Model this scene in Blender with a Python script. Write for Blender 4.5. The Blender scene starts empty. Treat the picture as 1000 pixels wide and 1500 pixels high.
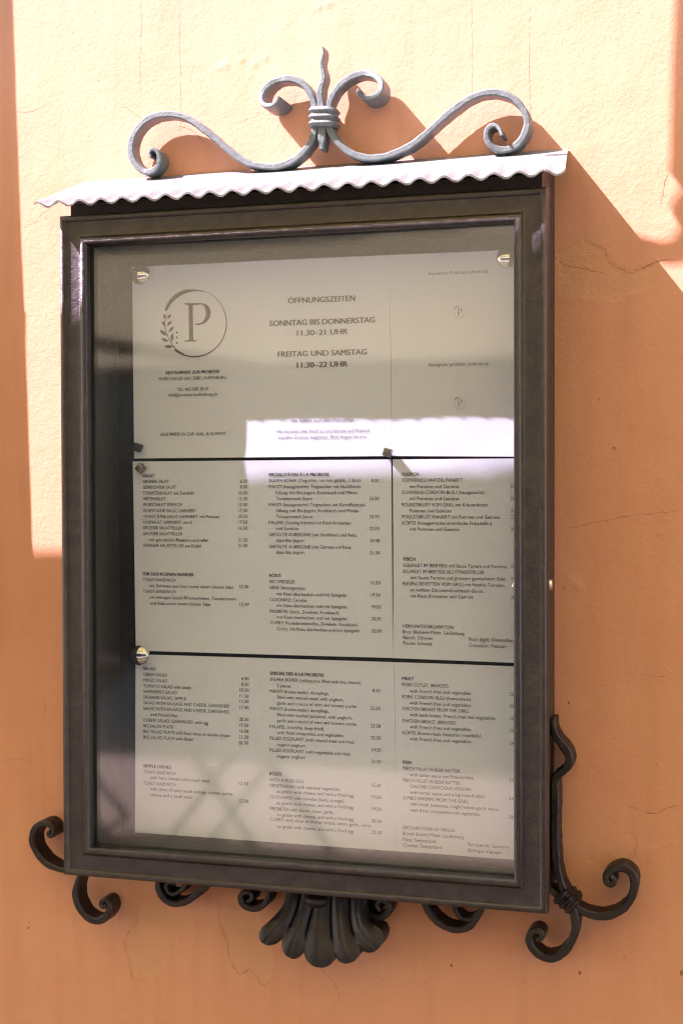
import bpy, bmesh, math, random
import numpy as np
from mathutils import Vector, Matrix
from mathutils.geometry import tessellate_polygon

random.seed(7)
S = bpy.context.scene
COL = S.collection
Z0 = 1.12                                   # height of the case's lower edge above the ground (m)

# ------------------------------------------------------------------ camera
YAW, PITCH, ROLL, F = .2891, -.0198, -.0026, 2124.64
CAM = np.array([743.56, -1524.64, 428.4])   # mm, relative to the case's lower left corner
def _axes():
    cy, sy = math.cos(YAW), math.sin(YAW); cp, sp = math.cos(PITCH), math.sin(PITCH); cr, sr = math.cos(ROLL), math.sin(ROLL)
    f = np.array([-sy*cp, cy*cp, sp]); r = np.array([cy, sy, 0.]); u = np.cross(r, f)
    return cr*r + sr*u, -sr*r + cr*u, f
AR, AU, AF = _axes()
def un(px, py, y):
    """measurement on the photograph -> point (mm) on the plane at depth y"""
    d = AF*F + AR*(px-500) + AU*(750-py)
    return CAM + d*((y-CAM[1])/d[1])
def W(p):
    return Vector((p[0]/1000, p[1]/1000, p[2]/1000 + Z0))

cd = bpy.data.cameras.new('camera'); cam = bpy.data.objects.new('camera', cd); COL.objects.link(cam)
m = Matrix((tuple(AR), tuple(AU), tuple(-AF))).transposed().to_4x4(); m.translation = W(CAM); cam.matrix_world = m
cd.sensor_fit = 'VERTICAL'; cd.sensor_height = 36; cd.sensor_width = 24; cd.lens = F*36/1500
cd.clip_start = .05; cd.clip_end = 500
S.camera = cam

# ------------------------------------------------------------------ sky, sun, exposure
SUN = Vector((2.2, 1.0, -2.65))             # direction the sunlight travels
world = bpy.data.worlds.new('World'); S.world = world; world.use_nodes = True
nt = world.node_tree; nt.nodes.clear()
sky = nt.nodes.new('ShaderNodeTexSky'); sky.sky_type = 'NISHITA'; sky.sun_disc = False
sky.sun_elevation = math.atan2(2.65, math.hypot(2.2, 1.0)); sky.sun_rotation = math.atan2(-2.2, -1.0)
bg = nt.nodes.new('ShaderNodeBackground'); bg.inputs[1].default_value = .12
wo = nt.nodes.new('ShaderNodeOutputWorld')
nt.links.new(sky.outputs[0], bg.inputs[0]); nt.links.new(bg.outputs[0], wo.inputs[0])
sl = bpy.data.lights.new('sun', 'SUN'); sl.energy = 4.3; sl.angle = math.radians(.42); sl.color = (1, .755, .87)
so = bpy.data.objects.new('sun', sl); COL.objects.link(so); so.location = (-6, -3, 8)
so.rotation_mode = 'QUATERNION'; so.rotation_quaternion = SUN.to_track_quat('-Z', 'Y')
S.view_settings.view_transform = 'Standard'; S.view_settings.look = 'None'
S.view_settings.exposure = 2.72; S.view_settings.gamma = 1; S.view_settings.use_curve_mapping = False
S.cycles.use_denoising = True; S.cycles.denoising_prefilter = 'NONE'; S.cycles.adaptive_threshold = .004; S.cycles.filter_width = 1.2
S.cycles.max_bounces = 10; S.cycles.transparent_max_bounces = 16; S.cycles.diffuse_bounces = 5

# ------------------------------------------------------------------ materials
class NT:
    def __init__(s, name):
        s.m = bpy.data.materials.new(name); s.m.use_nodes = True; s.t = s.m.node_tree; s.t.nodes.clear()
        s.out = s.n('ShaderNodeOutputMaterial')
    def n(s, t, **k):
        x = s.t.nodes.new(t)
        for a, v in k.items(): setattr(x, a, v)
        return x
    def l(s, a, b): s.t.links.new(a, b)
    def coord(s, scale=(1, 1, 1)):
        g = s.n('ShaderNodeNewGeometry'); mp = s.n('ShaderNodeMapping'); mp.inputs['Scale'].default_value = scale
        s.l(g.outputs['Position'], mp.inputs[0]); return mp.outputs[0]
    def noise(s, scale, detail=4, rough=.55, vec=None, dist=0):
        x = s.n('ShaderNodeTexNoise'); x.inputs['Scale'].default_value = scale; x.inputs['Detail'].default_value = detail
        x.inputs['Roughness'].default_value = rough; x.inputs['Distortion'].default_value = dist
        s.l(vec if vec is not None else s.coord(), x.inputs['Vector']); return x.outputs[0]
    def ramp(s, fac, stops):
        r = s.n('ShaderNodeValToRGB'); e = r.color_ramp.elements
        while len(e) < len(stops): e.new(.5)
        for i, (p, c) in enumerate(stops): e[i].position = p; e[i].color = (*c, 1) if len(c) == 3 else c
        s.l(fac, r.inputs[0]); return r.outputs[0]
    def mix(s, fac, a, b, mode='MIX'):
        x = s.n('ShaderNodeMix', data_type='RGBA', blend_type=mode)
        if isinstance(fac, (int, float)): x.inputs[0].default_value = fac
        else: s.l(fac, x.inputs[0])
        for v, i in ((a, 6), (b, 7)):
            if isinstance(v, tuple): x.inputs[i].default_value = (*v, 1)
            else: s.l(v, x.inputs[i])
        return x.outputs[2]
    def math(s, op, a, b=None):
        x = s.n('ShaderNodeMath', operation=op)
        for i, v in enumerate((a, b)):
            if v is None: continue
            if isinstance(v, (int, float)): x.inputs[i].default_value = v
            else: s.l(v, x.inputs[i])
        return x.outputs[0]
    def bump(s, h, strength, dist, prev=None):
        b = s.n('ShaderNodeBump'); b.inputs['Strength'].default_value = strength; b.inputs['Distance'].default_value = dist
        s.l(h, b.inputs['Height'])
        if prev is not None: s.l(prev, b.inputs['Normal'])
        return b.outputs[0]
    def pbr(s, col, rough=.5, metal=0., normal=None, spec=None):
        p = s.n('ShaderNodeBsdfPrincipled')
        for v, k in ((col, 'Base Color'), (rough, 'Roughness'), (metal, 'Metallic')):
            if isinstance(v, tuple): p.inputs[k].default_value = (*v, 1)
            elif isinstance(v, (int, float)): p.inputs[k].default_value = v
            else: s.l(v, p.inputs[k])
        if normal is not None: s.l(normal, p.inputs['Normal'])
        if spec is not None: p.inputs['Specular IOR Level'].default_value = spec
        s.l(p.outputs[0], s.out.inputs[0]); return p

def plaster(name='ochre_plaster', rough=1., lift=(1, 1, 1)):
    t = NT(name)
    big = t.noise(3.2, 5, .6); mid = t.noise(14, 6, .6); fine = t.noise(260, 4, .6); grain = t.noise(700, 3, .6)
    c = t.ramp(big, [(.3, (.59, .288, .186)), (.5, (.63, .317, .205)), (.72, (.665, .350, .226))])
    c = t.mix(t.math('MULTIPLY', t.ramp(mid, [(.35, (0, 0, 0)), (.75, (1, 1, 1))]), .35), c, (.645, .37, .235))
    streak = t.noise(9, 4, .6, t.coord((3.5, 3.5, .35)))
    c = t.mix(t.ramp(streak, [(.46, (0, 0, 0)), (.78, (.6, .6, .6))]), c, (.53, .272, .165))
    speck = t.ramp(t.noise(95, 2, .5), [(.76, (0, 0, 0)), (.82, (.55, .55, .55))])
    c = t.mix(speck, c, (.42, .2, .10))
    h = t.bump(mid, .26, .004)
    h = t.bump(t.noise(60, 5, .6), .22, .0016, h)
    h = t.bump(fine, .38, .0011, h)
    h = t.bump(grain, .3, .0005, h)
    if lift != (1, 1, 1): c = t.mix(.6, c, lift); h = t.bump(t.noise(190, 6, .7), .6, .002, h)
    t.pbr(c, .85, 0, h, .3)
    return t.m
def iron(name, base, rough, metal=0., wear=(.12, .1, .085), wf=.4):
    t = NT(name)
    n1 = t.noise(70, 7, .7); n2 = t.noise(400, 3, .6)
    c = t.mix(t.math('MULTIPLY', t.ramp(n1, [(.42, (0, 0, 0)), (.78, (1, 1, 1))]), wf), base, wear)
    g = t.n('ShaderNodeNewGeometry')
    edge = t.ramp(g.outputs['Pointiness'], [(.5, (0, 0, 0)), (.6, (.5, .5, .5))])
    c = t.mix(t.math('MULTIPLY', edge, wf), c, wear)
    r = t.ramp(n1, [(.3, (rough-.08,)*3), (.8, (rough+.14,)*3)])
    h = t.bump(n2, .35, .0008); h = t.bump(t.noise(110, 4, .6), .4, .0022, h)
    t.pbr(c, r, metal, h, .5)
    return t.m
def paper():
    t = NT('office_paper')
    c = t.mix(t.noise(18, 4, .6), (.75, .82, .98), (.80, .87, 1.0))
    h = t.bump(t.noise(7, 3, .5), .5, .006); h = t.bump(t.noise(900, 2, .5), .15, .0003, h)
    t.pbr(c, .75, 0, h, .2); return t.m
def plain(name, col, rough=.5, metal=0., nscale=60, var=.12, spec=.5):
    t = NT(name)
    a = tuple(v*(1-var) for v in col); b = tuple(min(1, v*(1+var)) for v in col)
    n = t.noise(nscale, 4, .6)
    t.pbr(t.mix(n, a, b), rough, metal, t.bump(n, .08, .001), spec); return t.m
def glass():
    t = NT('window_glass')
    g = t.n('ShaderNodeNewGeometry')
    dp = t.n('ShaderNodeVectorMath', operation='DOT_PRODUCT'); t.l(g.outputs['Normal'], dp.inputs[0]); t.l(g.outputs['Incoming'], dp.inputs[1])
    c = t.math('ABSOLUTE', dp.outputs['Value']); k = t.math('POWER', t.math('SUBTRACT', 1., c), 5.)
    fr = t.math('ADD', t.math('MULTIPLY', k, .92), .075)
    tr = t.n('ShaderNodeBsdfTransparent'); tr.inputs[0].default_value = (.945, .962, .985, 1)
    gl = t.n('ShaderNodeBsdfGlossy'); gl.inputs['Roughness'].default_value = .05
    du = t.n('ShaderNodeBsdfDiffuse'); du.inputs[0].default_value = (.6, .57, .5, 1)
    dust = t.math('MULTIPLY', t.ramp(t.noise(5, 5, .65), [(.3, (.25,)*3), (.75, (1,)*3)]), .006)
    m1 = t.n('ShaderNodeMixShader'); t.l(fr, m1.inputs[0]); t.l(tr.outputs[0], m1.inputs[1]); t.l(gl.outputs[0], m1.inputs[2])
    m2 = t.n('ShaderNodeMixShader'); t.l(dust, m2.inputs[0]); t.l(m1.outputs[0], m2.inputs[1]); t.l(du.outputs[0], m2.inputs[2])
    t.l(m2.outputs[0], t.out.inputs[0]); return t.m
def canvas(name='awning_canvas', thin=.5, ca=(.77, .745, .40), cb=(.81, .785, .43)):
    t = NT(name)
    n = t.noise(25, 5, .6)
    col = t.mix(n, (.44, .41, .27), (.48, .45, .30))
    d = t.n('ShaderNodeBsdfDiffuse'); t.l(col, d.inputs[0])
    tl = t.n('ShaderNodeBsdfTranslucent'); t.l(t.mix(n, ca, cb), tl.inputs[0])
    m1 = t.n('ShaderNodeMixShader'); m1.inputs[0].default_value = thin
    t.l(d.outputs[0], m1.inputs[1]); t.l(tl.outputs[0], m1.inputs[2]); t.l(m1.outputs[0], t.out.inputs[0]); return t.m

M = dict(
    wall=plaster(), bare=plaster('bare_ochre_plaster', 1., (.62, .36, .215)),
    crack=plain('crack_mark', (.24, .11, .06), .9, 0, 90, .3),
    frame=iron('dark_bronze', (.079, .076, .090), .49, 1., (.22, .215, .205), .3),
    box=iron('dark_brown_paint', (.030, .024, .021), .5, 0., (.07, .05, .04), .3),
    liner=plain('grey_liner_paint', (.03, .03, .031), .55),
    felt=plain('black_board', (.005, .005, .0055), .6, 0, 200, .3, .3),
    iron=iron('black_wrought_iron', (.048, .046, .053), .5, 1., (.13, .11, .095), .35),
    crest=iron('grey_weathered_iron', (.118, .152, .166), .45, .3, (.19, .225, .235), .6),
    zinc=iron('pale_zinc_paint', (.150, .176, .186), .5, 0., (.215, .235, .24), .7),
    glass=glass(), paper=paper(),
    ink=plain('brown_black_ink', (.040, .036, .034), .7), inkb=plain('brown_ink', (.085, .068, .052), .7),
    inkg=plain('grey_ink', (.16, .165, .17), .7),
    chrome=plain('chrome', (.85, .85, .85), .06, 1., 60, .02),
    steel=plain('brushed_steel', (.30, .28, .26), .32, 1., 300, .12),
    rust=plain('rusty_steel', (.16, .10, .065), .5, .6, 200, .3),
    brass=plain('worn_copper', (.30, .13, .075), .4, .8, 200, .2),
    canvas=canvas(), thin=canvas('thin_pale_canvas', .72, (.58, .575, .45), (.64, .63, .49)), dark=plain('dark_metal', (.05, .045, .04), .5),
    stone=plain('street_paving', (.25, .215, .165), .85, 0, 6, .25, .3),
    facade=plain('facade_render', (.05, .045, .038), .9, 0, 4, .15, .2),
    pane=plain('dark_window', (.02, .022, .025), .1), wood=plain('green_board_paint', (.10, .14, .10), .6),
)

# ------------------------------------------------------------------ mesh helpers
def mk(name, verts, faces, mat, parent=None, smooth=True, origin=None, mats=None, midx=None):
    """verts in mm (case coordinates) -> ONE mesh object"""
    v = np.asarray(verts, float).reshape(-1, 3)/1000.; v[:, 2] += Z0
    o0 = None
    root = parent
    while root is not None and root.parent is not None: root = root.parent
    if root is not None: off = np.array(root.location)
    elif origin is not None: off = np.array(W(origin))
    else:
        lo, hi = v.min(0), v.max(0); off = np.array([(lo[0]+hi[0])/2, (lo[1]+hi[1])/2, lo[2]])
    me = bpy.data.meshes.new(name); me.from_pydata((v-off).tolist(), [], [list(map(int, f)) for f in faces])
    for mm in (mats or [mat]): me.materials.append(mm)
    if midx is not None: me.polygons.foreach_set('material_index', np.asarray(midx, np.int32))
    if smooth:
        me.polygons.foreach_set('use_smooth', np.ones(len(me.polygons), bool))
        me.set_sharp_from_angle(angle=math.radians(smooth if smooth is not True else 35))
    bm = bmesh.new(); bm.from_mesh(me); bmesh.ops.recalc_face_normals(bm, faces=bm.faces); bm.to_mesh(me); bm.free()
    o = bpy.data.objects.new(name, me); COL.objects.link(o)
    if parent is not None: o.parent = parent
    else: o.location = off
    return o
def empty(name, at, parent=None):
    o = bpy.data.objects.new(name, None); COL.objects.link(o); o.empty_display_size = .05
    if parent is None: o.location = W(at)
    else: o.parent = parent
    return o
def tag(o, label, cat, group=None, kind=None):
    if label: o['label'] = label
    if cat: o['category'] = cat
    if group: o['group'] = group
    if kind: o['kind'] = kind
    return o
class Geo:
    def __init__(s): s.v = []; s.f = []; s.mi = []
    def add(s, v, f, mi=0):
        b = len(s.v); s.v += [tuple(p) for p in v]; s.f += [[i+b for i in q] for q in f]; s.mi += [mi]*len(f); return s
    def box(s, x0, x1, y0, y1, z0, z1, ch=0., mi=0):
        if ch <= 0:
            v = [(x, y, z) for x in (x0, x1) for y in (y0, y1) for z in (z0, z1)]
            return s.add(v, [(0, 1, 3, 2), (4, 6, 7, 5), (0, 4, 5, 1), (2, 3, 7, 6), (0, 2, 6, 4), (1, 5, 7, 3)], mi)
        bm = bmesh.new(); bmesh.ops.create_cube(bm, size=1)
        for q in bm.verts: q.co = Vector((x0+(q.co.x+.5)*(x1-x0), y0+(q.co.y+.5)*(y1-y0), z0+(q.co.z+.5)*(z1-z0)))
        bmesh.ops.bevel(bm, geom=bm.edges[:], offset=ch, segments=2, profile=.6, affect='EDGES')
        bm.verts.index_update(); s.add([q.co[:] for q in bm.verts], [[q.index for q in f.verts] for f in bm.faces], mi); bm.free(); return s
    def bm(s, bm, mi=0):
        bm.verts.index_update(); s.add([q.co[:] for q in bm.verts], [[q.index for q in f.verts] for f in bm.faces], mi); bm.free(); return s
def cat_rom(pts, step):
    P = np.asarray(pts, float); P = np.vstack([2*P[0]-P[1], P, 2*P[-1]-P[-2]]); out = []
    for i in range(1, len(P)-2):
        a, b, c, d = P[i-1:i+3]; n = max(2, int(np.linalg.norm(c-b)/step))
        for k in range(n):
            t = k/n; out.append(.5*((2*b)+(c-a)*t+(2*a-5*b+4*c-d)*t*t+(-a+3*b-3*c+d)*t**3))
    out.append(P[-2]); return np.array(out)
def ribbon(px, yf, depth, thick, step=3., flare=None, taper=None, hump=None):
    """flat iron bar on edge: px = traced centre line of its front edge, yf = depth of the front edge, depth = width towards the wall"""
    C = np.array([un(a, b, yf)[[0, 2]] for a, b in px]); C = cat_rom(C, step)
    for _ in range(3): C[1:-1] = (C[:-2]+2*C[1:-1]+C[2:])/4
    n = len(C); L = np.concatenate([[0], np.cumsum(np.linalg.norm(np.diff(C, axis=0), axis=1))]); u = L/L[-1]
    T = np.gradient(C, axis=0); T /= np.linalg.norm(T, axis=1)[:, None]+1e-9; N = np.stack([-T[:, 1], T[:, 0]], 1)
    V = []; Fc = []
    for i in range(n):
        w = depth; th = thick; y0 = yf
        if flare: w, y0 = flare(u[i], L[i], L[-1], w, y0)
        if taper: th = taper(u[i], L[i], L[-1], th)
        th *= 1+.05*math.sin(L[i]*.11+yf)+.05*math.sin(L[i]*.37+2*yf)+.04*math.sin(L[i]*.83)
        h = th/2; c = min(1.4, h*.5)
        sec = [(-h, -c), (-h+c, 0), (h-c, 0), (h, -c), (h, -(w-c)), (h-c, -w), (-h+c, -w), (-h, -(w-c))]
        for a, b in sec: V.append((C[i, 0]+N[i, 0]*a, y0-b, C[i, 1]+N[i, 1]*a))
    for i in range(n-1):
        for k in range(8):
            Fc.append((i*8+k, i*8+(k+1) % 8, (i+1)*8+(k+1) % 8, (i+1)*8+k))
    Fc.append(list(range(8))[::-1]); Fc.append(list(range((n-1)*8, n*8)))
    return V, Fc
def rect_sweep(x0, x1, z0, z1, prof, closed=True, jit=0.):
    """sweep a profile of (inset, y) round a rectangle with mitred corners"""
    V = []; Fc = []; n = len(prof)
    for cx, cz, sx, sz in ((x0, z0, 1, 1), (x1, z0, -1, 1), (x1, z1, -1, -1), (x0, z1, 1, -1)):
        for u, y in prof: V.append((cx+sx*u, y, cz+sz*u))
    for c in range(4):
        d = (c+1) % 4
        for k in range(n if closed else n-1):
            k2 = (k+1) % n; Fc.append((c*n+k, d*n+k, d*n+k2, c*n+k2))
    return V, Fc

# ------------------------------------------------------------------ the wall of the house
def wpx(pts): return [un(a, b, 0)[[0, 2]] for a, b in pts]
CRACKS = [
    (1.1, [(857,352),(870,358),(884,365),(889,382),(905,393),(925,398),(945,390),(962,382),(985,380),(1006,383)]),
    (.9, [(806,372),(826,388),(850,392),(872,398),(893,402)]),
    (.8, [(812,777),(840,772),(868,766),(892,762),(916,756),(956,752),(1004,746)]),
    (1.0, [(916,1180),(928,1184),(940,1190),(960,1192),(976,1184),(1004,1180)]),
    (.7, [(908,1224),(920,1220),(932,1236),(928,1250),(938,1266)]),
    (.9, [(204,1323),(198,1336),(200,1352),(186,1368),(182,1388),(190,1413),(193,1434),(214,1436)]),
    (.9, [(321,1318),(319,1345),(330,1376),(335,1404),(350,1428),(367,1420),(384,1444),(400,1428),(398,1398)]),
    (.7, [(352,1404),(356,1420),(372,1426)]), (.8, [(458,1402),(470,1420),(492,1446),(497,1470)]),
    (.5, [(176,152),(190,162),(206,172),(214,176)]), (.5, [(18,164),(40,163),(58,158),(72,148)]),
    (.6, [(24,336),(40,331),(52,324),(62,312),(74,306)]), (.5, [(346,178),(362,174),(380,166)]),
    (.45, [(205,-5),(206,40),(204,100),(205,140)]), (.45, [(263,-5),(262,60),(264,150),(263,210)]),
    (.45, [(690,-5),(691,90),(689,170)]), (.5, [(775,-5),(774,90),(776,150),(775,240)]),
    (.9, [(978,252),(972,268),(970,285),(967,300)]), (.8, [(253,186),(262,184),(277,190),(292,200),(300,208)]),
    (.6, [(60,1020),(66,1040),(58,1066)]), (.6, [(62,1165),(74,1171),(84,1168)]), (.5, [(0,1116),(30,1112),(46,1118)]),
    (.6, [(936,985),(952,992),(978,990)]), (.5, [(30,905),(36,925),(46,930)]),
]
PATCH = [  # scaled off paint: polygon, depth
    (.55, [(204,1323),(198,1352),(186,1368),(182,1388),(190,1413),(193,1434),(225,1436),(262,1372),(280,1368),(276,1345),(240,1330)]),
    (.6, [(321,1318),(319,1345),(330,1376),(335,1404),(350,1428),(367,1420),(384,1444),(402,1428),(396,1390),(380,1370),(376,1330),(350,1316)]),
    (.5, [(857,352),(884,365),(889,382),(905,393),(925,398),(962,382),(960,420),(890,440),(820,430),(815,370)]),
    (.35, [(916,1180),(940,1190),(976,1184),(1004,1180),(1004,1230),(950,1240),(908,1224)]),
    (.4, [(858,1260),(880,1250),(905,1262),(925,1250),(930,1275),(880,1285)]),
]
BLOB = [(330,95,9,0.70),(352,88,7,0.60),(372,92,8,0.65),(388,84,6,0.60),(366,112,5,0.45),(318,99,6,0.50),(480,5,6,.7),(466,10,5,.6),
        (835,850,9,.9),(845,860,6,.8),(828,858,6,.7),(900,655,5,.8),(905,810,6,.6),(925,620,5,.6),(870,905,6,.5),(965,780,7,.6),
        (40,880,8,.5),(60,950,9,.5),(925,1310,9,.6),(945,1325,7,.5),(620,1400,8,.6),(700,1420,9,.6),(560,1440,12,.6),(655,1385,5,.7)]
def inpoly(X, Z, P):
    r = np.zeros(X.shape, bool); n = len(P)
    for i in range(n):
        x1, z1 = P[i]; x2, z2 = P[(i+1) % n]
        with np.errstate(divide='ignore', invalid='ignore'):
            r ^= ((z1 > Z) != (z2 > Z)) & (X < (x2-x1)*(Z-z1)/(z2-z1+1e-12)+x1)
    return r
rng = np.random.default_rng(3)
WAVES = [(rng.uniform(.004, .05), rng.uniform(0, 6.28), rng.uniform(0, 6.28)) for _ in range(26)]
def wall_h(X, Z):
    """height of the plaster (mm, towards the street), kept behind y = 0"""
    h = np.zeros(np.shape(X))
    for k, a, p in WAVES: h = h + (.010/k)*.35*np.sin(k*(X*math.cos(a)+Z*math.sin(a))*1.6+p)
    h = np.clip(h, -2.2, 2.2)*.22-1.9
    for bx, by, r, a in BLOB:
        c = un(bx, by, 0); d = ((X-c[0])**2+(Z-c[2])**2)/(r*.55)**2; h = h+a*np.exp(-d)
    for dp, pl in PATCH:
        wob = np.sin(X*.55+Z*.2)*1.2+np.sin(Z*.8-X*.3)*1.0
        h = h-dp*inpoly(X+wob, Z-wob*.7, [tuple(q) for q in wpx(pl)])
    return np.minimum(h, -.1)
nx, nz = 400, 580
xs = np.linspace(-170, 700, nx); zs = np.linspace(-260, 1060, nz); X, Z = np.meshgrid(xs, zs)
Yh = -wall_h(X, Z)
edge = np.minimum.reduce([X-xs[0], xs[-1]-X, Z-zs[0], zs[-1]-Z])
Yh = np.where(edge < 1e-6, 2.0, Yh)
g = Geo(); g.v = np.stack([X, Yh, Z], -1).reshape(-1, 3).tolist()
idx = np.arange(nx*nz).reshape(nz, nx)
g.f = np.stack([idx[:-1, :-1], idx[:-1, 1:], idx[1:, 1:], idx[1:, :-1]], -1).reshape(-1, 4).tolist(); g.mi = [0]*len(g.f)
fc_x = ((X[:-1, :-1]+X[1:, 1:])/2).ravel(); fc_z = ((Z[:-1, :-1]+Z[1:, 1:])/2).ravel(); pm = np.zeros(fc_x.shape, bool)
for dp, pl in PATCH:
    if dp < .5: continue
    pm |= inpoly(fc_x+np.sin(fc_x*.55+fc_z*.2)*1.6+rng.normal(0, .9, fc_x.shape), fc_z-np.sin(fc_z*.8-fc_x*.3)*1.2, [tuple(q) for q in wpx(pl)])
g.mi = np.where(pm, 2, 0).tolist()
bx, bz = (-7000, -170, 700, 6000), (-1115, -260, 1060, 5200)
for i in range(3):
    for j in range(3):
        if i == 1 and j == 1: continue
        g.add([(bx[i], 2, bz[j]), (bx[i+1], 2, bz[j]), (bx[i+1], 2, bz[j+1]), (bx[i], 2, bz[j+1])], [(0, 1, 2, 3)])
g.add([(-7000, 400, -1115), (6000, 400, -1115), (6000, 400, 5200), (-7000, 400, 5200)], [(3, 2, 1, 0)])
def surf(x, z): return float(-wall_h(np.array([x]), np.array([z]))[0])
for w, pl in CRACKS:                        # hairline cracks: thin dark brown strips laid on the plaster
    P = cat_rom(np.array(wpx(pl)), 2.2); n = len(P); vv = []
    P = P+rng.normal(0, .45, P.shape)
    T = np.gradient(P, axis=0); T /= np.linalg.norm(T, axis=1)[:, None]+1e-9
    for i in range(n):
        ww = w*.36*(.15+1.1*rng.random())*min(1, .2+4*min(i, n-1-i)/n); y = surf(*P[i])-.10
        vv += [(P[i, 0]-T[i, 1]*ww, y, P[i, 1]+T[i, 0]*ww), (P[i, 0]+T[i, 1]*ww, y, P[i, 1]-T[i, 0]*ww)]
    g.add(vv, [(2*i, 2*i+1, 2*i+3, 2*i+2) for i in range(n-1)], 1)
for a, b, r in ((41,1360,2.2),(42,1352,1.2),(848,1426,2.6),(997,1426,3),(899,656,1.6),(876,585,1.2),(832,1030,1.8),(900,1082,.9),(622,1440,.9),(913,1403,1.2),
                (898,655,1.0),(660,1415,2.2),(622,1400,.8),(870,900,1),(800,1412,.9),(934,18,1),(100,161,1),(143,117,.9),(202,83,.8),(560,1437,.8),(960,1120,.9)):
    c = un(a, b, 0); y = surf(c[0], c[2])-.15; k = 9
    g.add([(c[0]+r*.6*math.cos(6.283*i/k)*(.7+.5*rng.random()), y, c[2]+r*.9*math.sin(6.283*i/k)*(.7+.5*rng.random())) for i in range(k)], [list(range(k))], 1)
wall = mk('house_wall', g.v, g.f, None, None, 40, (0, 0, -1120), [M['wall'], M['crack'], M['bare']], g.mi)
tag(wall, 'ochre orange plastered house wall, half in sun, cracked and peeling in places', 'wall')

# ------------------------------------------------------------------ the street behind the camera (seen in the glass, shading the wall)
gr = mk('ground', [(-60000, 1000, -1120), (60000, 1000, -1120), (60000, -90000, -1120), (-60000, -90000, -1120)], [(0, 3, 2, 1)], M['stone'], None, False)
tag(gr, None, None, None, 'structure')

EDGE = [(-7000, 1135), (-1500, 1143), (-736, 1147), (-449, 1150), (-349, 1160), (-149, 1160), (53, 1203), (600, 1220), (5000, 1230)]
def awning(y0, y1, rise, label, ribs, cloth):
    root = empty('street_awning', (0, (y0+y1)/2, -1120)); tag(root, label, 'awning', 'canvas awnings over the street')
    top = []; n = len(EDGE)
    for x, z in EDGE: top.append((x, y0, z))
    for k in range(1, 9):
        t = k/8
        for x, z in EDGE: top.append((x, y0+(y1-y0)*t, z+(1200-z)*min(1, t*2)+rise*t+25*math.sin(3.14*t)*-1))
    m_ = len(top); V = top+[(x, y, z+3) for x, y, z in top]; Fc = []
    for k in range(8):
        for i in range(n-1):
            a = k*n+i; Fc += [(a, a+1, a+n+1, a+n), (m_+a, m_+a+n, m_+a+n+1, m_+a+1)]
    ring = [i for i in range(n)]+[k*n+n-1 for k in range(1, 9)]+[8*n+i for i in range(n-2, -1, -1)]+[k*n for k in range(7, 0, -1)]
    for i in range(len(ring)):
        a, b = ring[i], ring[(i+1) % len(ring)]; Fc.append((a, m_+a, m_+b, b))
    mk('canvas', V, Fc, cloth, root, True)
    for xa, xb in ribs:
        gg = Geo(); z0, z1 = 1150+rise*.2, 1150+rise
        w = 35
        gg.add([(xa-w, y0-80, z0-60), (xa+w, y0-80, z0-60), (xb+w, y1, z1-60), (xb-w, y1, z1-60), (xa-w, y0-80, z0-10), (xa+w, y0-80, z0-10), (xb+w, y1, z1-10), (xb-w, y1, z1-10)],
               [(0, 1, 2, 3), (7, 6, 5, 4), (0, 4, 5, 1), (1, 5, 6, 2), (2, 6, 7, 3), (3, 7, 4, 0)])
        mk('rib', gg.v, gg.f, M['dark'], root, False)
    for x in (-4200, 3600):
        gg = Geo(); gg.box(x-40, x+40, (y0+y1)/2-40, (y0+y1)/2+40, -1120, 1130); mk('post', gg.v, gg.f, M['dark'], root, False)
    return root
awning(-300, -2750, 120, 'tan canvas awning nearest the orange wall, shading it from above', [(-5200, -5200), (-2600, -1700), (-1300, -700), (300, -300), (2600, 2600)], M['canvas'])
awning(-2800, -5250, -190, 'thin pale canvas awning on the far side of the street', [(-4000, -4000), (-2500, -1300), (1000, 1100), (3000, 3000)], M['thin'])

fc = empty('opposite_house', (0, -10000, -1120)); tag(fc, 'shaded house front across the street, mirrored faintly in the glass', 'house')
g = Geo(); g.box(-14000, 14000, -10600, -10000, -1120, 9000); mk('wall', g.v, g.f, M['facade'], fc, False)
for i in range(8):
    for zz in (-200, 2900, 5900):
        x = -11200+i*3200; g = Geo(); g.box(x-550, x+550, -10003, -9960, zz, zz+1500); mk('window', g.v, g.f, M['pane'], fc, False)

def bistro(x, y, rz, label):                 # folding table with crossed legs, mirrored in the lower part of the glass
    root = empty('bistro_table', (x, y, -1120)); tag(root, label, 'table', 'bistro tables across the street')
    c, s_ = math.cos(rz), math.sin(rz); R2 = lambda a, b, h: (x+a*c-b*s_, y+a*s_+b*c, h-1120)
    k = 28; V = [R2(350*math.cos(6.2832*i/k), 350*math.sin(6.2832*i/k), h) for h in (715, 740) for i in range(k)]
    mk('table_top', V, [(i, (i+1) % k, k+(i+1) % k, k+i) for i in range(k)]+[list(range(k))[::-1], list(range(k, 2*k))], M['dark'], root, 40)
    for b in (-230, 230):
        for a0, a1 in ((-300, 300), (300, -300)):
            w = 16; V = [R2(a+da, b+db, h) for a, h in ((a0, 0), (a1, 714)) for da, db in ((-w, -w), (w, -w), (w, w), (-w, w))]
            mk('leg', V, [(0, 1, 5, 4), (1, 2, 6, 5), (2, 3, 7, 6), (3, 0, 4, 7), (3, 2, 1, 0), (4, 5, 6, 7)], M['dark'], root, False)
for args in ((-1350, -4250, .2, 'round folding bistro table closer to the menu case, in the street behind the camera'), (-2350, -4500, -.3, 'round folding bistro table further along the street, turned a little')):
    bistro(*args)

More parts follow.
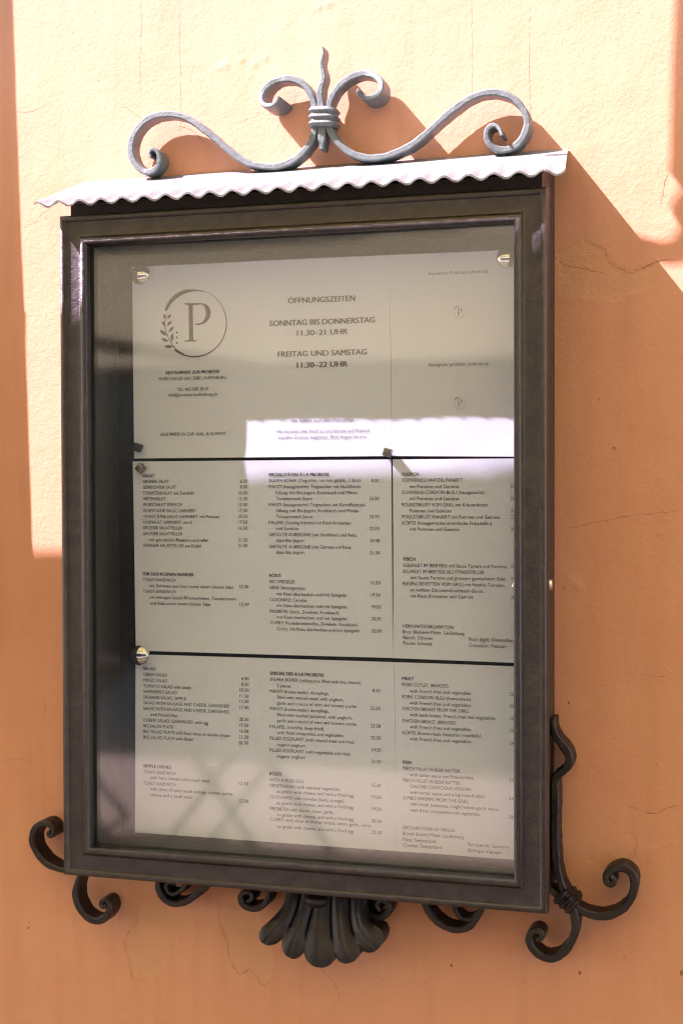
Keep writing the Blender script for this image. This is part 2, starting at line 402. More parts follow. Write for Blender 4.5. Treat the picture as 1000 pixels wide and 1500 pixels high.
sh = Geo()                                  # added unseen shutter left of the case: its edge draws the left limit of the sunlit patch
def sx(z): return -245+(1150-z)*.0335
v = []
for z in (250, 900, 1750):
    v += [(sx(z)-420, -22, z), (sx(z), -22, z), (sx(z), -60, z), (sx(z)-420, -60, z)]
f = [(3, 2, 1, 0), (8, 9, 10, 11)]
for b in (0, 4):
    for k in range(4): f.append((b+k, b+(k+1) % 4, b+4+(k+1) % 4, b+4+k))
sh.add(v, f)
for z in (300, 760, 1220): sh.box(sx(z)-400, sx(z)-30, -74, -59, z, z+70)
so_ = mk('shade_board', sh.v, sh.f, M['wood'], None, False); tag(so_, 'green wooden shutter added out of view left of the case to shade the wall', 'board')

SHADE_OUTLINE = [(992,-160),(985,50),(982.7,100),(981.7,217),(979,252),(984,256),(990,263),(996.7,278),(989,287),(983,297),(981.7,307),(988,320),(995,330),(991.7,337),  # leafy shade limit on the wall; an added unseen plate is cut to cast it
        (982,350),(973,353),(960,352),(940,347),(915,340),(900,345),(912,362),(940,372),(963,378),(977,380),(1000,377),(1060,370),(1120,300),(1150,-160)]
pl = []
for a, b in SHADE_OUTLINE:
    p = un(a, b, 0); pl.append((p[0]-2.2*177, -175., p[2]+2.65*177))
n = len(pl); bm = bmesh.new(); vs = [bm.verts.new(p) for p in pl]; fcx = bm.faces.new(vs)
ex = bmesh.ops.extrude_face_region(bm, geom=[fcx])['geom']
for q in ex:
    if isinstance(q, bmesh.types.BMVert): q.co.y -= 2.5
bmesh.ops.triangulate(bm, faces=[f_ for f_ in bm.faces if len(f_.verts) > 4])
g = Geo().bm(bm); g.box(pl[0][0]+20, pl[0][0]+50, -180, 2, pl[0][2]-80, pl[0][2]-50)
o = mk('shadow_cutout', g.v, g.f, M['dark'], None, False); tag(o, 'added out-of-view black sign with leafy outline on a bracket above the menu case', 'cutout')

# ------------------------------------------------------------------ the menu case
CW, CH = 530.1, 719.6
case = empty('menu_case', (CW/2, 0, 0))
tag(case, 'dark glazed menu case with zinc roof, iron scroll crest and shell foot on the wall', 'menu case')

FY = -96.1
prof = [(0, -82), (0, -93), (.6, -95.6), (2.2, -97.6), (4.4, -98.2), (6.4, -97.2), (7.6, -95.0), (8.3, -94.9), (10.5, -94.5), (14, -94.2), (18, -94.1), (21.5, -94.3), (23.6, -94.8),
        (24.3, -96.0), (25.2, -97.4), (27.0, -99.4), (29.2, -100.2), (31.4, -99.3), (32.8, -97.2), (33.4, -94.6), (33.6, -89.0), (30.5, -88.8), (30.5, -82)]
v, f = rect_sweep(0, CW, 0, CH, prof)
fr = mk('frame', v, f, M['frame'], case, 50)
fr['label'] = 'moulded dark bronze door frame with mitred corners'
# hinged side and carcass
v, f = rect_sweep(0, CW, 0, CH, [(7, 4), (7, -81.6), (29, -81.6), (29, -66.5), (34.5, -66.5), (34.5, 4)])
mk('cabinet', v, f, M['box'], case, 30)
v, f = rect_sweep(0, CW, 0, CH, [(29.5, -82.6), (35, -82.6), (35, -68), (29.5, -68)])
mk('inner_rail', v, f, M['liner'], case, 30)
g = Geo(); g.box(33, CW-33, -22, -14, 33, CH-33); mk('back_board', g.v, g.f, M['felt'], case, False)
g = Geo(); g.box(30.9, CW-30.9, -88, -84, 30.9, CH-30.9); mk('glass_pane', g.v, g.f, M['glass'], case, False)
# cornice box under the roof
g = Geo(); v = [(7.2, 3, CH-6.9), (CW-7.2, 3, CH-6.9), (CW-7.2, -83, CH-6.9), (7.2, -83, CH-6.9), (7.2, 3, CH+46), (CW-7.2, 3, CH+46), (CW-7.2, -83, CH+15), (7.2, -83, CH+15)]
g.add(v, [(3, 2, 1, 0), (4, 5, 6, 7), (0, 1, 5, 4), (1, 2, 6, 5), (2, 3, 7, 6), (3, 0, 4, 7)]); mk('cornice', g.v, g.f, M['box'], case, False)
# corrugated roof sheet
RX0, RX1, NXR, NT_ = -20., 550., 276, 14
def roof(x, t):                             # t = 0 at the wall, 1 at the front edge
    xx = x + (1-t)*(-13 if x > 265 else 3)*abs(x-265)/285
    y = 1-116*t; z = 777-44.5*t-2.5*t*t
    a = 2.7*min(1, max(0, (t-.2)/.8))**1.7
    return (xx, y-a*.35*math.sin(2*math.pi*(x-RX0)/24.8), z+a*math.sin(2*math.pi*(x-RX0)/24.8+.6))
V = []; Fc = []
for layer in (0, 1):
    for j in range(NT_+1):
        for i in range(NXR+1):
            p = roof(RX0+(RX1-RX0)*i/NXR, j/NT_); V.append((p[0], p[1]+(.4 if layer else 0), p[2]-2.2*layer))
A = (NXR+1)*(NT_+1)
for j in range(NT_):
    for i in range(NXR):
        a = j*(NXR+1)+i; Fc += [(a, a+1, a+NXR+2, a+NXR+1), (A+a+NXR+1, A+a+NXR+2, A+a+1, A+a)]
rim = [i for i in range(NXR+1)]+[j*(NXR+1)+NXR for j in range(1, NT_+1)]+[NT_*(NXR+1)+i for i in range(NXR-1, -1, -1)]+[j*(NXR+1) for j in range(NT_-1, 0, -1)]
for i in range(len(rim)):
    a, b = rim[i], rim[(i+1) % len(rim)]; Fc.append((a, A+a, A+b, b))
rf = mk('roof', V, Fc, M['zinc'], case, 50); rf['label'] = 'pale corrugated zinc roof sheet with scalloped front edge'
# lock on the right-hand side
g = Geo()
c = un(804, 858, -74)
def disc(g, x, y, z, ry, rz, h, mi=0, k=24):
    v = [(x, y+ry*math.cos(6.2832*i/k), z+rz*math.sin(6.2832*i/k)) for i in range(k)]+[(x+h, y+.8*ry*math.cos(6.2832*i/k), z+.8*rz*math.sin(6.2832*i/k)) for i in range(k)]
    g.add(v, [(i, (i+1) % k, k+(i+1) % k, k+i) for i in range(k)]+[list(range(k, 2*k))], mi)
disc(g, CW-7.2, -58, c[2], 11, 14, 2.5); lk = mk('lock', g.v, g.f, M['brass'], case, 30)
g = Geo(); disc(g, CW-5, -58, c[2], 6, 6, 4.5); mk('keyhole_cap', g.v, g.f, M['chrome'], lk, 30)

# crest of scrolled flat iron standing on the roof
crest = empty('crest', None, case)
def z1(p): return [(170+x/5, 110+y/5) for x, y in p]
def z2(p): return [(360+x/4, 50+y/4) for x, y in p]
def z3(p): return [(600+x/4, 110+y/4) for x, y in p]
LS = z1([(262,604),(246,570),(262,543),(300,546),(322,588),(318,640),(290,690),(240,712),(188,698),(140,650),(110,590),(102,520),(120,450),(160,378),(222,322),(300,290),(395,282),(490,302),(570,345),(650,405),(740,480),(820,550),(900,610),(980,650)]) \
   + z2([(70,766),(150,776),(222,762),(290,727),(345,675),(383,615),(404,550),(410,490),(402,430),(385,365),(355,312),(318,278),(270,260),(215,260),(160,280),(118,322),(98,372),(104,412),(132,436),(170,440),(203,426),(224,402),(226,390)])
RS = z2([(690,350),(676,362),(684,378),(706,391),(742,393),(776,378),(800,350),(806,312),(784,266),(734,234),(674,228),(612,248),(560,284),(520,330),(492,380),(480,430),(474,490),(482,550),(504,594),(545,643),(602,690),(670,716),(740,724),(820,712),(895,684)]) \
   + z3([(0,412),(60,368),(130,306),(200,242),(280,178),(350,132),(430,103),(510,99),(590,124),(642,170),(677,226),(686,290),(665,352),(630,402),(580,432),(520,436),(475,416),(450,380),(443,340),(460,306),(490,290),(516,302),(535,332),(541,358)])
def flare(s0, s1, wa, wb):
    def fn(u, L, T, w, y):
        e = 0.
        if L < s0: e = (1-L/s0)*wa
        elif T-L < s1: e = (1-(T-L)/s1)*wb
        return w+e, y-e*.75
    return fn
for nm, P, fl in (('scroll_bar', LS, flare(55, 62, 7, 26)), ('scroll_bar', RS, flare(62, 55, 26, 7))):
    def tp(u, L, T, th): return th*(.45+.55*min(1, min(L, T-L)/50.))
    v, f = ribbon(P, -26, 20, 7.2, 2.6, fl, tp); mk(nm, v, f, M['crest'], crest, 40)
SP = z2([(446,72),(456,92),(449,122),(440,152),(441,188),(453,224),(451,262),(437,300),(430,345),(436,400),(440,440),(441,540),(441,610),(441,672)])
v, f = ribbon(SP, -27, 19, 8.0, 2.0, None, lambda u, L, T, th: th*min(1, .22+.95*u*1.6) if u < .9 else th*(1-(u-.9)*3.5)); mk('spike', v, f, M['crest'], crest, 40)
c = un(471.5, 171.5, -26); hw = 14.0
def collar(cx, cz, hx, hz, y0, y1, bands, mat, par, ang=0.):
    V = []; Fc = []; K = 32; rows = []
    nb = 8*bands+1
    for j in range(nb):
        t = j/(nb-1); b = .5-.5*math.cos(2*math.pi*t*bands); rows.append((t, 1+.16*b))
    cy = (y0+y1)/2; hy = (y1-y0)/2; ca, sa = math.cos(ang), math.sin(ang)
    for t, s in rows:
        for k in range(K):
            a = 2*math.pi*k/K; cc, ss = math.cos(a), math.sin(a); e = .45
            dx = hx*math.copysign(abs(cc)**e, cc)*s; dy = (hy)*math.copysign(abs(ss)**e, ss)*s; dz = (t-.5)*2*hz + .8*math.sin(a*2)
            V.append((cx+dx*ca-dz*sa, cy+dy, cz+dx*sa+dz*ca))
    for j in range(nb-1):
        for k in range(K): Fc.append((j*K+k, j*K+(k+1) % K, (j+1)*K+(k+1) % K, (j+1)*K+k))
    Fc += [list(range(K))[::-1], list(range((nb-1)*K, nb*K))]
    return mk('collar', V, Fc, mat, par, 60)
collar(c[0], c[2], 13.5, 10.5, -31, -3.5, 3, M['crest'], crest)

# wrought iron scrolls below and beside the case
low = empty('lower_scrollwork', None, case)
def zz(ox, oy, s): return lambda p: [(ox+x/s, oy+y/s) for x, y in p]
zA, zB, zC, zD = zz(0, 1150, 7.69), zz(80, 1180, 5), zz(200, 1250, 3.846), zz(600, 1020, 2.5)
tp2 = lambda u, L, T, th: th*(.6+.4*min(1, min(L, T-L)/30.))
LOW = [
    (zA([(760,978),(690,962),(600,935),(500,880),(425,795),(372,710),(350,620),(364,535),(412,465),(480,432),(550,445),(596,495),(600,550),(572,588),(535,572),(535,535),(565,528)]), -32, 26, 7.6),
    (zB([(185,500),(160,570),(144,640),(158,718),(202,795),(260,842),(320,852),(368,826),(396,775),(398,720),(372,690),(342,700),(330,730),(350,752),(374,738)]), -32, 26, 7.6),
    (zC([(135,120),(112,180),(132,235),(172,277),(230,288),(290,267),(340,228),(385,185),(430,140)]), -32, 26, 7.6),
    (zC([(290,150),(262,200),(225,228),(185,232),(158,205),(160,175),(190,160),(210,178)]), -30, 22, 6.4),
    (zC([(742,170),(740,225),(732,270),(700,303),(645,316),(598,296),(578,258),(592,222),(628,214),(652,240),(645,272),(618,272)]), -34, 26, 7.2),
    ([(520,1300),(524,1322),(534,1336),(548,1345),(562,1343),(570,1331),(564,1320),(553,1320),(549,1329),(557,1334)], -34, 26, 7.2),
    ([(612,1305),(622,1328),(634,1346),(650,1358),(670,1363),(688,1357),(698,1344),(704,1328)], -32, 26, 7.6),
    ([(662,1322),(668,1338),(680,1348),(694,1345),(702,1332),(704,1320)], -30, 22, 6.4),
    (zD([(522,80),(523,115),(532,150),(556,178),(578,208),(584,240),(570,268),(546,284),(530,300),(530,400),(529,500),(533,600),(540,650),(556,700),(580,755),(600,800),(604,850),(585,910),(545,953),(500,962),(456,938),(434,900),(440,868),(465,856),(486,870),(482,893),(462,893)]), -34, 27, 8.4),
    (zD([(490,690),(525,722),(575,755),(620,786),(690,808),(750,797),(798,760),(820,702),(814,652),(780,628),(738,637),(714,664),(722,693),(745,692),(750,668),(732,660)]), -32, 25, 8.4),
]
for P, yf, dp, th in LOW:
    v, f = ribbon(P, yf, dp, th, 2.6, None, tp2); mk('scroll', v, f, M['iron'], low, 40)
c = un(600+575/2.5, 1020+748/2.5, -32)
collar(c[0], c[2], 9, 10.5, -40, -3, 3, M['iron'], low, math.radians(52))

# shell palmette under the middle of the case
zS = zz(350, 1200, 2.857)
VL = [zS(p) for p in ([(185,270),(160,340),(150,390),(118,432),(80,466)], [(225,270),(214,380),(204,430),(186,478),(166,516)], [(285,270),(277,380),(268,440),(260,500),(256,568)],
      [(340,270),(349,380),(356,440),(368,510),(388,584)], [(410,270),(428,380),(438,440),(460,500),(492,554)], [(470,270),(500,350),(508,400),(534,446),(582,474)])]
YS = -62
curv = [cat_rom(np.array([un(a, b, YS)[[0, 2]] for a, b in p]), 3) for p in VL]
def at(c, t):
    s = t*(len(c)-1); i = int(min(s, len(c)-2)); return c[i]+(c[i+1]-c[i])*(s-i)
g = Geo(); NTt, NS = 44, 16
for li in range(5):
    A_, B_ = curv[li], curv[li+1]; V = []; ext = (13, 12, 13.5, 11, 13)[li]
    for j in range(NTt+1):
        t = j/NTt
        for k in range(NS+1):
            s = k/NS; p = at(A_, t)*(1-s)+at(B_, t)*s
            e = max(0., (t-.78)/.22); dv = (at(A_, 1)+at(B_, 1))/2-(at(A_, .8)+at(B_, .8))/2; dv = dv/np.linalg.norm(dv)
            p = p+dv*ext*math.sqrt(max(0, 1-(2*s-1)**2))*e**.9
            bul = math.sin(math.pi*s)**.75; rib = .22*math.exp(-((s-.5)/.07)**2)
            fold = 10*t**2.2; curl = -3.5*max(0, (t-.86)/.14)**2
            y = -(22+22*t+fold+curl+(4.6+1.5*t)*(bul-rib))
            V.append((p[0], y, p[1]))
    b = len(V); W1 = NS+1
    Fq = [(j*W1+k, j*W1+k+1, (j+1)*W1+k+1, (j+1)*W1+k) for j in range(NTt) for k in range(NS)]
    back = [(x, -6 if j_ // W1 < NTt-10 else min(-6, y+26), z) for j_, (x, y, z) in enumerate(V)]
    ring = [k for k in range(W1)]+[j*W1+NS for j in range(1, NTt+1)]+[NTt*W1+k for k in range(NS-1, -1, -1)]+[j*W1 for j in range(NTt-1, 0, -1)]
    V += back
    Fq += [(b+q[3], b+q[2], b+q[1], b+q[0]) for q in Fq[:NTt*NS]]
    Fq += [(ring[i], b+ring[i], b+ring[(i+1) % len(ring)], ring[(i+1) % len(ring)]) for i in range(len(ring))]
    g.add(V, Fq)
shl = mk('shell', g.v, g.f, M['iron'], case, 50); shl['label'] = 'black iron shell palmette with five fluted lobes'
c = un(350+318/2.857, 1200+345/2.857, -58); bm = bmesh.new(); bmesh.ops.create_uvsphere(bm, u_segments=16, v_segments=10, radius=1)
for q in bm.verts: q.co = Vector((c[0]+q.co.x*13, -52+q.co.y*12, c[2]+q.co.z*8))
mk('boss', [], [], M['iron'], shl) if False else mk('boss', *(lambda G: (G.v, G.f))(Geo().bm(bm)), M['iron'], shl, 60)

# ------------------------------------------------------------------ the sheets and their printing
PY = -27.
def pap(px): return np.array([un(a, b, PY)[[0, 2]] for a, b in px])
def text_mesh(txt, bold):
    cu = bpy.data.curves.new('t', 'FONT'); cu.body = txt; cu.size = 1; cu.resolution_u = 3; cu.fill_mode = 'FRONT'
    o = bpy.data.objects.new('t', cu); COL.objects.link(o); bpy.context.view_layer.update()
    dg = bpy.context.evaluated_depsgraph_get(); me = bpy.data.meshes.new_from_object(o.evaluated_get(dg))
    v = np.empty(len(me.vertices)*3); me.vertices.foreach_get('co', v); fs = [tuple(p.vertices) for p in me.polygons]
    bpy.data.objects.remove(o); bpy.data.curves.remove(cu); bpy.data.meshes.remove(me)
    return v.reshape(-1, 3), fs
CAPH = .729
def put(g, bend, txt, x0, y, x1, cap, bold=False, mi=0):
    v, fs = text_mesh(txt, bold)
    p0 = un(x0, y, PY); p1 = un(x1, y, PY); lo, hi = v[:, 0].min(), v[:, 0].max()
    X = p0[0]+(v[:, 0]-lo)/(hi-lo)*(p1[0]-p0[0]); Zt = p0[2]-cap/2+v[:, 1]*cap/CAPH
    for k in ((0,) if not bold else (-1, 0, 1)):
        g.add([(a+k*cap*.042, bend(a, b)-.6-.05*(k+1), b) for a, b in zip(X, Zt)], fs, mi)

BR1 = 'mit Käse überbacken und mit Spiegelei'; BR3 = 'au gratin with cheese, and with a fried egg'; FV = 'with French fries and vegetables'
T = {}
# (text, x0, y, x1, bold)
T['salat'] = [('SALAT',210,696.7,227,1),('GRÜNER SALAT',210,705.1,247.8),('GEMISCHTER SALAT',210,713.5,259),('TOMATENSALAT mit Zwiebeln',210,722,284.5),('HIRTENSALAT',210,730.4,243.8),
 ('WURSTSALAT EINFACH',210,738.8,267),('WURST-KÄSE-SALAT GARNIERT',210,747.6,287.8),('WURST-KÄSE-SALAT GARNIERT, mit Pommes',210,756.1,322),('KÄSESALAT GARNIERT, mit Ei',210,764.5,282),
 ('GROSSER SALATTELLER',210,772.9,267.8),('GROSSER SALATTELLER',210,781.4,267.8),('mit gebratenen Pouletbruststreifen',219.6,790.3,306),('GROSSER SALATTELLER mit Falafel',210,798.6,295),
 ('6.50',352,704.7,363),('8.50',352,713,363),('10.50',349.5,721.8,363),('11.50',349.5,730.4,363),('13.50',349.5,739,363),('17.50',349.5,747.6,363),('20.50',349.3,756.1,363),('17.50',349.5,764.5,363),('16.50',349.5,773.3,363),
 ('21.50',349.3,790.7,363),('21.50',349.3,799,363),
 ('FÜR DEN KLEINEN HUNGER',210,840.4,284,1),('TOAST-SANDWICH',210,848.8,257.9),('mit Schinken und Käse sowie einem kleinen Salat',219.6,857.6,342.4),('TOAST-SANDWICH',210,865.7,257.9),
 ('mit würzigen Sucuk-Wurstscheiben, Tomatenmark',219.8,874.4,346),('und Käse sowie einem kleinen Salat',220.5,883,308.7),('12.50',351.2,859,364.4),('12.50',351.6,884.9,364.8),
 ('SPEZIALITÄTEN À LA PROBSTEI',393.6,695.2,481.2,1),('SIGARA BÖREK (Teigrollen, mit Feta gefüllt), 3 Stück',393.8,703.6,529),('MANTI (hausgemacht): Teigtaschen mit Hackfleisch-',394,712.6,529.6),
 ('füllung, mit Bio-Jogurt, Knoblauch und Minze-',404,721.4,524.4),('Tomatenmark-Sauce',404.4,730,457.4),('MANTI (hausgemacht): Teigtaschen mit Kartoffelstock-',394,739,535.6),
 ('füllung, mit Bio-Jogurt, Knoblauch und Minze-',404.4,747.6,525.4),('Tomatenmark-Sauce',404.4,756.4,458),('FALAFEL (knackig frittiert) mit Rösti-Kroketten',394,765.2,513.6),('und Gemüse',404.4,773.6,437),
 ('GEFÜLLTE AUBERGINE (mit Hackfleisch und Reis),',394,782.6,523),('dazu Bio-Jogurt',404.4,791.2,446),('GEFÜLLTE AUBERGINE (mit Gemüse und Reis),',394,800.2,515),('dazu Bio-Jogurt',404.4,808.6,446),
 ('8.50',544,703.6,555),('25.50',540.6,729.8,555),('23.50',541,756.4,555.2),('22.50',541.2,774,555.4),('24.50',541.8,791.6,556),('21.50',541.8,809.4,556),
 ('RÖSTI',394.6,842.6,411,1),('MIT SPIEGELEI',394.8,851.6,431),('VEGI: Saisongemüse,',395,860.4,448),(BR1,405,869.4,507.6),('CLOCHARD: Cervelat,',395.4,878,450.4),(BR1,405.6,886.4,508),
 ('PROBSTEI: Speck, Zwiebeln, Knoblauch,',395.6,895,497.6),(BR1,406,903.4,508),('CURRY: Pouletbruststreifen, Zwiebeln, Knoblauch,',396,911.6,524.8),('Curry, mit Käse überbacken und mit Spiegelei',406,920.4,526.4),
 ('15.50',542.6,853.4,557),('19.50',543.4,871,557),('19.50',544,888.4,558),('20.50',544,906,558),('22.50',544,923.6,558.4)]
T['fleisch'] = [('FLEISCH',589.4,694.5,613,1),('SCHWEINSSCHNITZEL PANIERT',588.8,703.1,676.8),('mit Pommes und Gemüse',600,712.4,672),('SCHWEINS-CORDON-BLEU (hausgemacht)',588.5,721,709),('mit Pommes und Gemüse',600,730,672),
 ('POULETBRUST VOM GRILL mit Kräuterbutter,',588.7,739,715.6),('Pommes und Gemüse',600,747.9,661),('POULETBRUST PANIERT mit Pommes und Gemüse',589,756.7,731),('KÖFTE (hausgemachte anatolische Frikadellen)',589.4,765.7,719.6),('mit Pommes und Gemüse',600.7,774.7,672.6),
 ('22.50',747.3,712,762),('25.50',747.3,730,762),('22.50',747.6,747.6,762),('23.50',747.6,757,762),('24.50',747.6,774.7,762),
 ('FISCH',591,818.4,608,1),('EGLIFILET IM BIERTEIG mit Sauce Tartare und Pommes',591,827.6,742),('EGLIFILET IM BIERTEIG ALS FITNESSTELLER',590.6,836.6,708.9),('mit Sauce Tartare und grossem gemischtem Salat',601.4,845.6,740),
 ('RIESENCREVETTEN VOM GRILL mit frischen Tomaten,',590,854.4,739.5),('an leichter Zitronen-Knoblauch-Sauce,',601,863.6,708),('mit Rösti-Kroketten und Gemüse',601,872.4,693),('24.50',747.7,829,762),('24.50',747.7,847,762),('28.50',747.7,874.5,762),
 ('HERKUNFTSDEKLARATION',589.4,916.6,664),('Brot: Bäckerei Maier, Laufenburg',589.6,925,680),('Fleisch: Schweiz',589.6,933.4,633.5),('Poulet: Schweiz',590.5,941.6,633),('Fisch (Egli): Deutschland',686.8,935.8,755),('Crevetten: Vietnam',686.8,944.8,740.8)]
T['salad'] = [('SALAD',211,978.8,228.8,1),('GREEN SALAD',211,987.2,246),('MIXED SALAD',211,995.6,245.9),('TOMATO SALAD with onion',211,1004.2,279.8),("SHEPHERD'S SALAD",211,1012.4,260),('SAUSAGE SALAD, SIMPLE',211,1020.5,273),
 ('SALAD WITH SAUSAGE AND CHEESE, GARNISHED',211,1028.8,336),('SALAD WITH SAUSAGE AND CHEESE, GARNISHED,',211,1037,337),('with French fries',220.5,1046.2,260.8),('CHEESE SALAD, GARNISHED, with egg',211,1054.2,305.4),
 ('BIG SALAD PLATE',211,1062.6,254),('BIG SALAD PLATE with fried slices of chicken breast',211,1070.8,338),('BIG SALAD PLATE with falafel',211,1079.2,282.8),
 ('6.50',353.8,993.6,364.4),('8.50',353.8,1002,364.4),('10.50',351,1010.4,364.4),('11.50',351,1019,364.4),('13.50',351,1027,364.4),('17.50',351,1035.8,364.4),('20.50',350.7,1053,364.4),('17.50',351,1061.6,364.4),('16.50',351,1070.3,364.4),('21.50',350.5,1078.8,364.4),('21.50',350.5,1087.4,364.4),
 ('SIMPLE DISHES',210.7,1121.4,250.8,1),('TOAST SANDWICH',210.7,1130.2,257.4),('with ham, cheese and a small salad',220.5,1138.4,307),('TOAST SANDWICH',210.7,1146.6,257.6),('with slices of spicy sucuk sausage, tomato purée,',220.5,1155,341.8),('cheese and a small salad',220.5,1163.6,281),
 ('12.50',350.5,1146.9,364.2),('12.50',350.8,1172.5,364.4),
 ('SPECIALTIES À LA PROBSTEI',395.4,985.9,474,1),('SIGARA BÖREK (rolling pins, filled with feta cheese),',395.4,994.6,529.9),('3 pieces',405.8,1004,426.3),('MANTI (home-made): dumplings,',395.4,1012,482),('filled with minced meat, with yoghurt,',405.8,1020.8,503.7),
 ('garlic and a sauce of mint and tomato purée',405.8,1029.4,522),('MANTI (home-made): dumplings,',395.5,1037.6,482),('filled with mashed potatoes, with yoghurt,',405.8,1046.4,515.8),('garlic and a sauce of mint and tomato purée',405.8,1055,522),('FALAFEL (crunchy, deep-fried)',395.5,1063.6,473.8),
 ('with Rösti croquettes and vegetables',405.8,1072.4,502.6),('FILLED EGGPLANT (with minced meat and rice),',395.5,1080.6,518.8),('organic yoghurt',405.8,1089.8,447.6),('FILLED EGGPLANT (with vegetables and rice),',395.4,1098,513),('organic yoghurt',405.8,1106.8,447.6),
 ('8.50',545.9,1011,557),('25.50',542.7,1037,557),('23.50',543,1062.8,557.4),('22.50',543,1080.3,557.8),('24.50',543.4,1097.8,558),('21.50',543.6,1115,558),
 ('RÖSTI',395.4,1132.7,412,1),('WITH A FRIED EGG',395.4,1141.6,444.8),('VEGETARIAN: with seasonal vegetables,',395.4,1149.8,498.8),(BR3,405.8,1158.4,518),('CLOCHARD: with cervelat (Swiss sausage),',395.5,1166.4,504.7),(BR3,405.8,1175.4,518),
 ('PROBSTEI: with bacon, onion, garlic,',396,1183.6,489.4),(BR3,406.2,1192.6,518),('CURRY: with slices of chicken breast, onion, garlic, curry,',396,1199.2,543.8),(BR3,406.4,1209.8,518),
 ('15.50',544,1149.8,557.8),('19.50',544,1167,558),('19.50',544.2,1184.3,558.2),('20.50',544.2,1202,558.6),('22.50',544.2,1218.4,558.7)]
T['meat'] = [('MEAT',589,993.3,605.9,1),('PORK CUTLET, BREADED,',588.8,1002.2,657.5),(FV,600,1011.6,689.3),('PORK CORDON BLEU (home-made)',588.8,1020,689),(FV,600,1029.2,689.3),('CHICKEN BREAST FROM THE GRILL',588.9,1037.2,686.8),
 ('with herb butter, French fries and vegetables',600,1046.4,725),('CHICKEN BREAST, BREADED,',588.9,1055.2,668.8),(FV,600.2,1064,689.5),('KÖFTE (home-made Anatolian meatballs)',589.2,1072.4,704),(FV,600.2,1081.6,689.5),
 ('22.50',745.9,1016,760),('25.50',745.9,1034,760),('22.50',745.9,1051.8,760),('23.50',745.9,1069.5,760),('24.50',745.9,1088,760),
 ('FISH',589.7,1116,602.9,1),('PERCH FILLET IN BEER BATTER',589.7,1124.8,673.7),('with tartar sauce and French fries',600,1134,692.3),('PERCH FILLET IN BEER BATTER,',589.7,1142.2,675),('CALORIE-CONSCIOUS VERSION',600.6,1151,689),('with tartar sauce and a big mixed salad',600.6,1159.8,708.7),
 ('JUMBO SHRIMPS FROM THE GRILL',589.7,1168,686.8),('with fresh tomatoes, a light lemon-garlic sauce,',600.8,1177,731),('with Rösti croquettes and vegetables',600.8,1186,702),('24.50',745.2,1142,759.6),('24.50',745.2,1169,759.6),('28.50',745.2,1196.4,759.6),
 ('DECLARATIONS OF ORIGIN',590,1211.4,665),('Bread: Bakery Maier, Laufenburg',590,1220,678.7),('Meat: Switzerland',590.2,1229,638),('Chicken: Switzerland',590.4,1237.2,646),('Fish (perch): Germany',685,1236,744.8),('Shrimps: Vietnam',685,1245,734)]
T['hours'] = [('RESTAURANT ZUR PROBSTEI',243.6,546,321,1),('MARKTGASSE 160 | 5080 LAUFENBURG',233,555,332),('TEL. 062 558 28 01',259.4,570.2,305),('info@probstei-laufenburg.ch',246.8,578.4,318),('ALLE PREISE IN CHF, INKL. 8,1% MWST',235,636.2,331.6)]
BIG = [('ÖFFNUNGSZEITEN',422,440.4,520),('SONNTAG BIS DONNERSTAG',395,473.6,549),('11.30–21 UHR',435,487.6,509),('FREITAG UND SAMSTAG',407,518.8,537),('11.30–22 UHR',435,534.6,509)]
GREY = [('Alle Speisen auch zum Mitnehmen.',426,616,519),('Wir bereiten alles frisch zu und können auf Wunsch',405,632,541),('einzelne Zutaten weglassen. Bitte fragen Sie uns.',408,640.5,537)]
WEB = [('Facebook: ProbsteiLaufenburg',628,400.6,714),('Instagram: probstei_laufenburg',628,534.2,715)]

def px_poly(g, bend, pts, mi=0):
    P = [un(a, b, PY) for a, b in pts]
    g.add([(p[0], bend(p[0], p[2])-.6, p[2]) for p in P], tessellate_polygon([[Vector((a, b, 0)) for a, b in pts]]), mi)
def px_stroke(g, bend, pts, w0, wm, w1, mi=0):
    P = cat_rom(np.array(pts, float), 2.); n = len(P); Tn = np.gradient(P, axis=0); Tn /= np.linalg.norm(Tn, axis=1)[:, None]+1e-9; V = []
    for i in range(n):
        t = i/(n-1); w = (w0+(wm-w0)*min(1, 2*t) if t < .5 else wm+(w1-wm)*(2*t-1))/2
        for s in (-1, 1):
            p = un(P[i, 0]-s*Tn[i, 1]*w, P[i, 1]+s*Tn[i, 0]*w, PY); V.append((p[0], bend(p[0], p[2])-.55, p[2]))
    g.add(V, [(2*i, 2*i+1, 2*i+3, 2*i+2) for i in range(n-1)], mi)
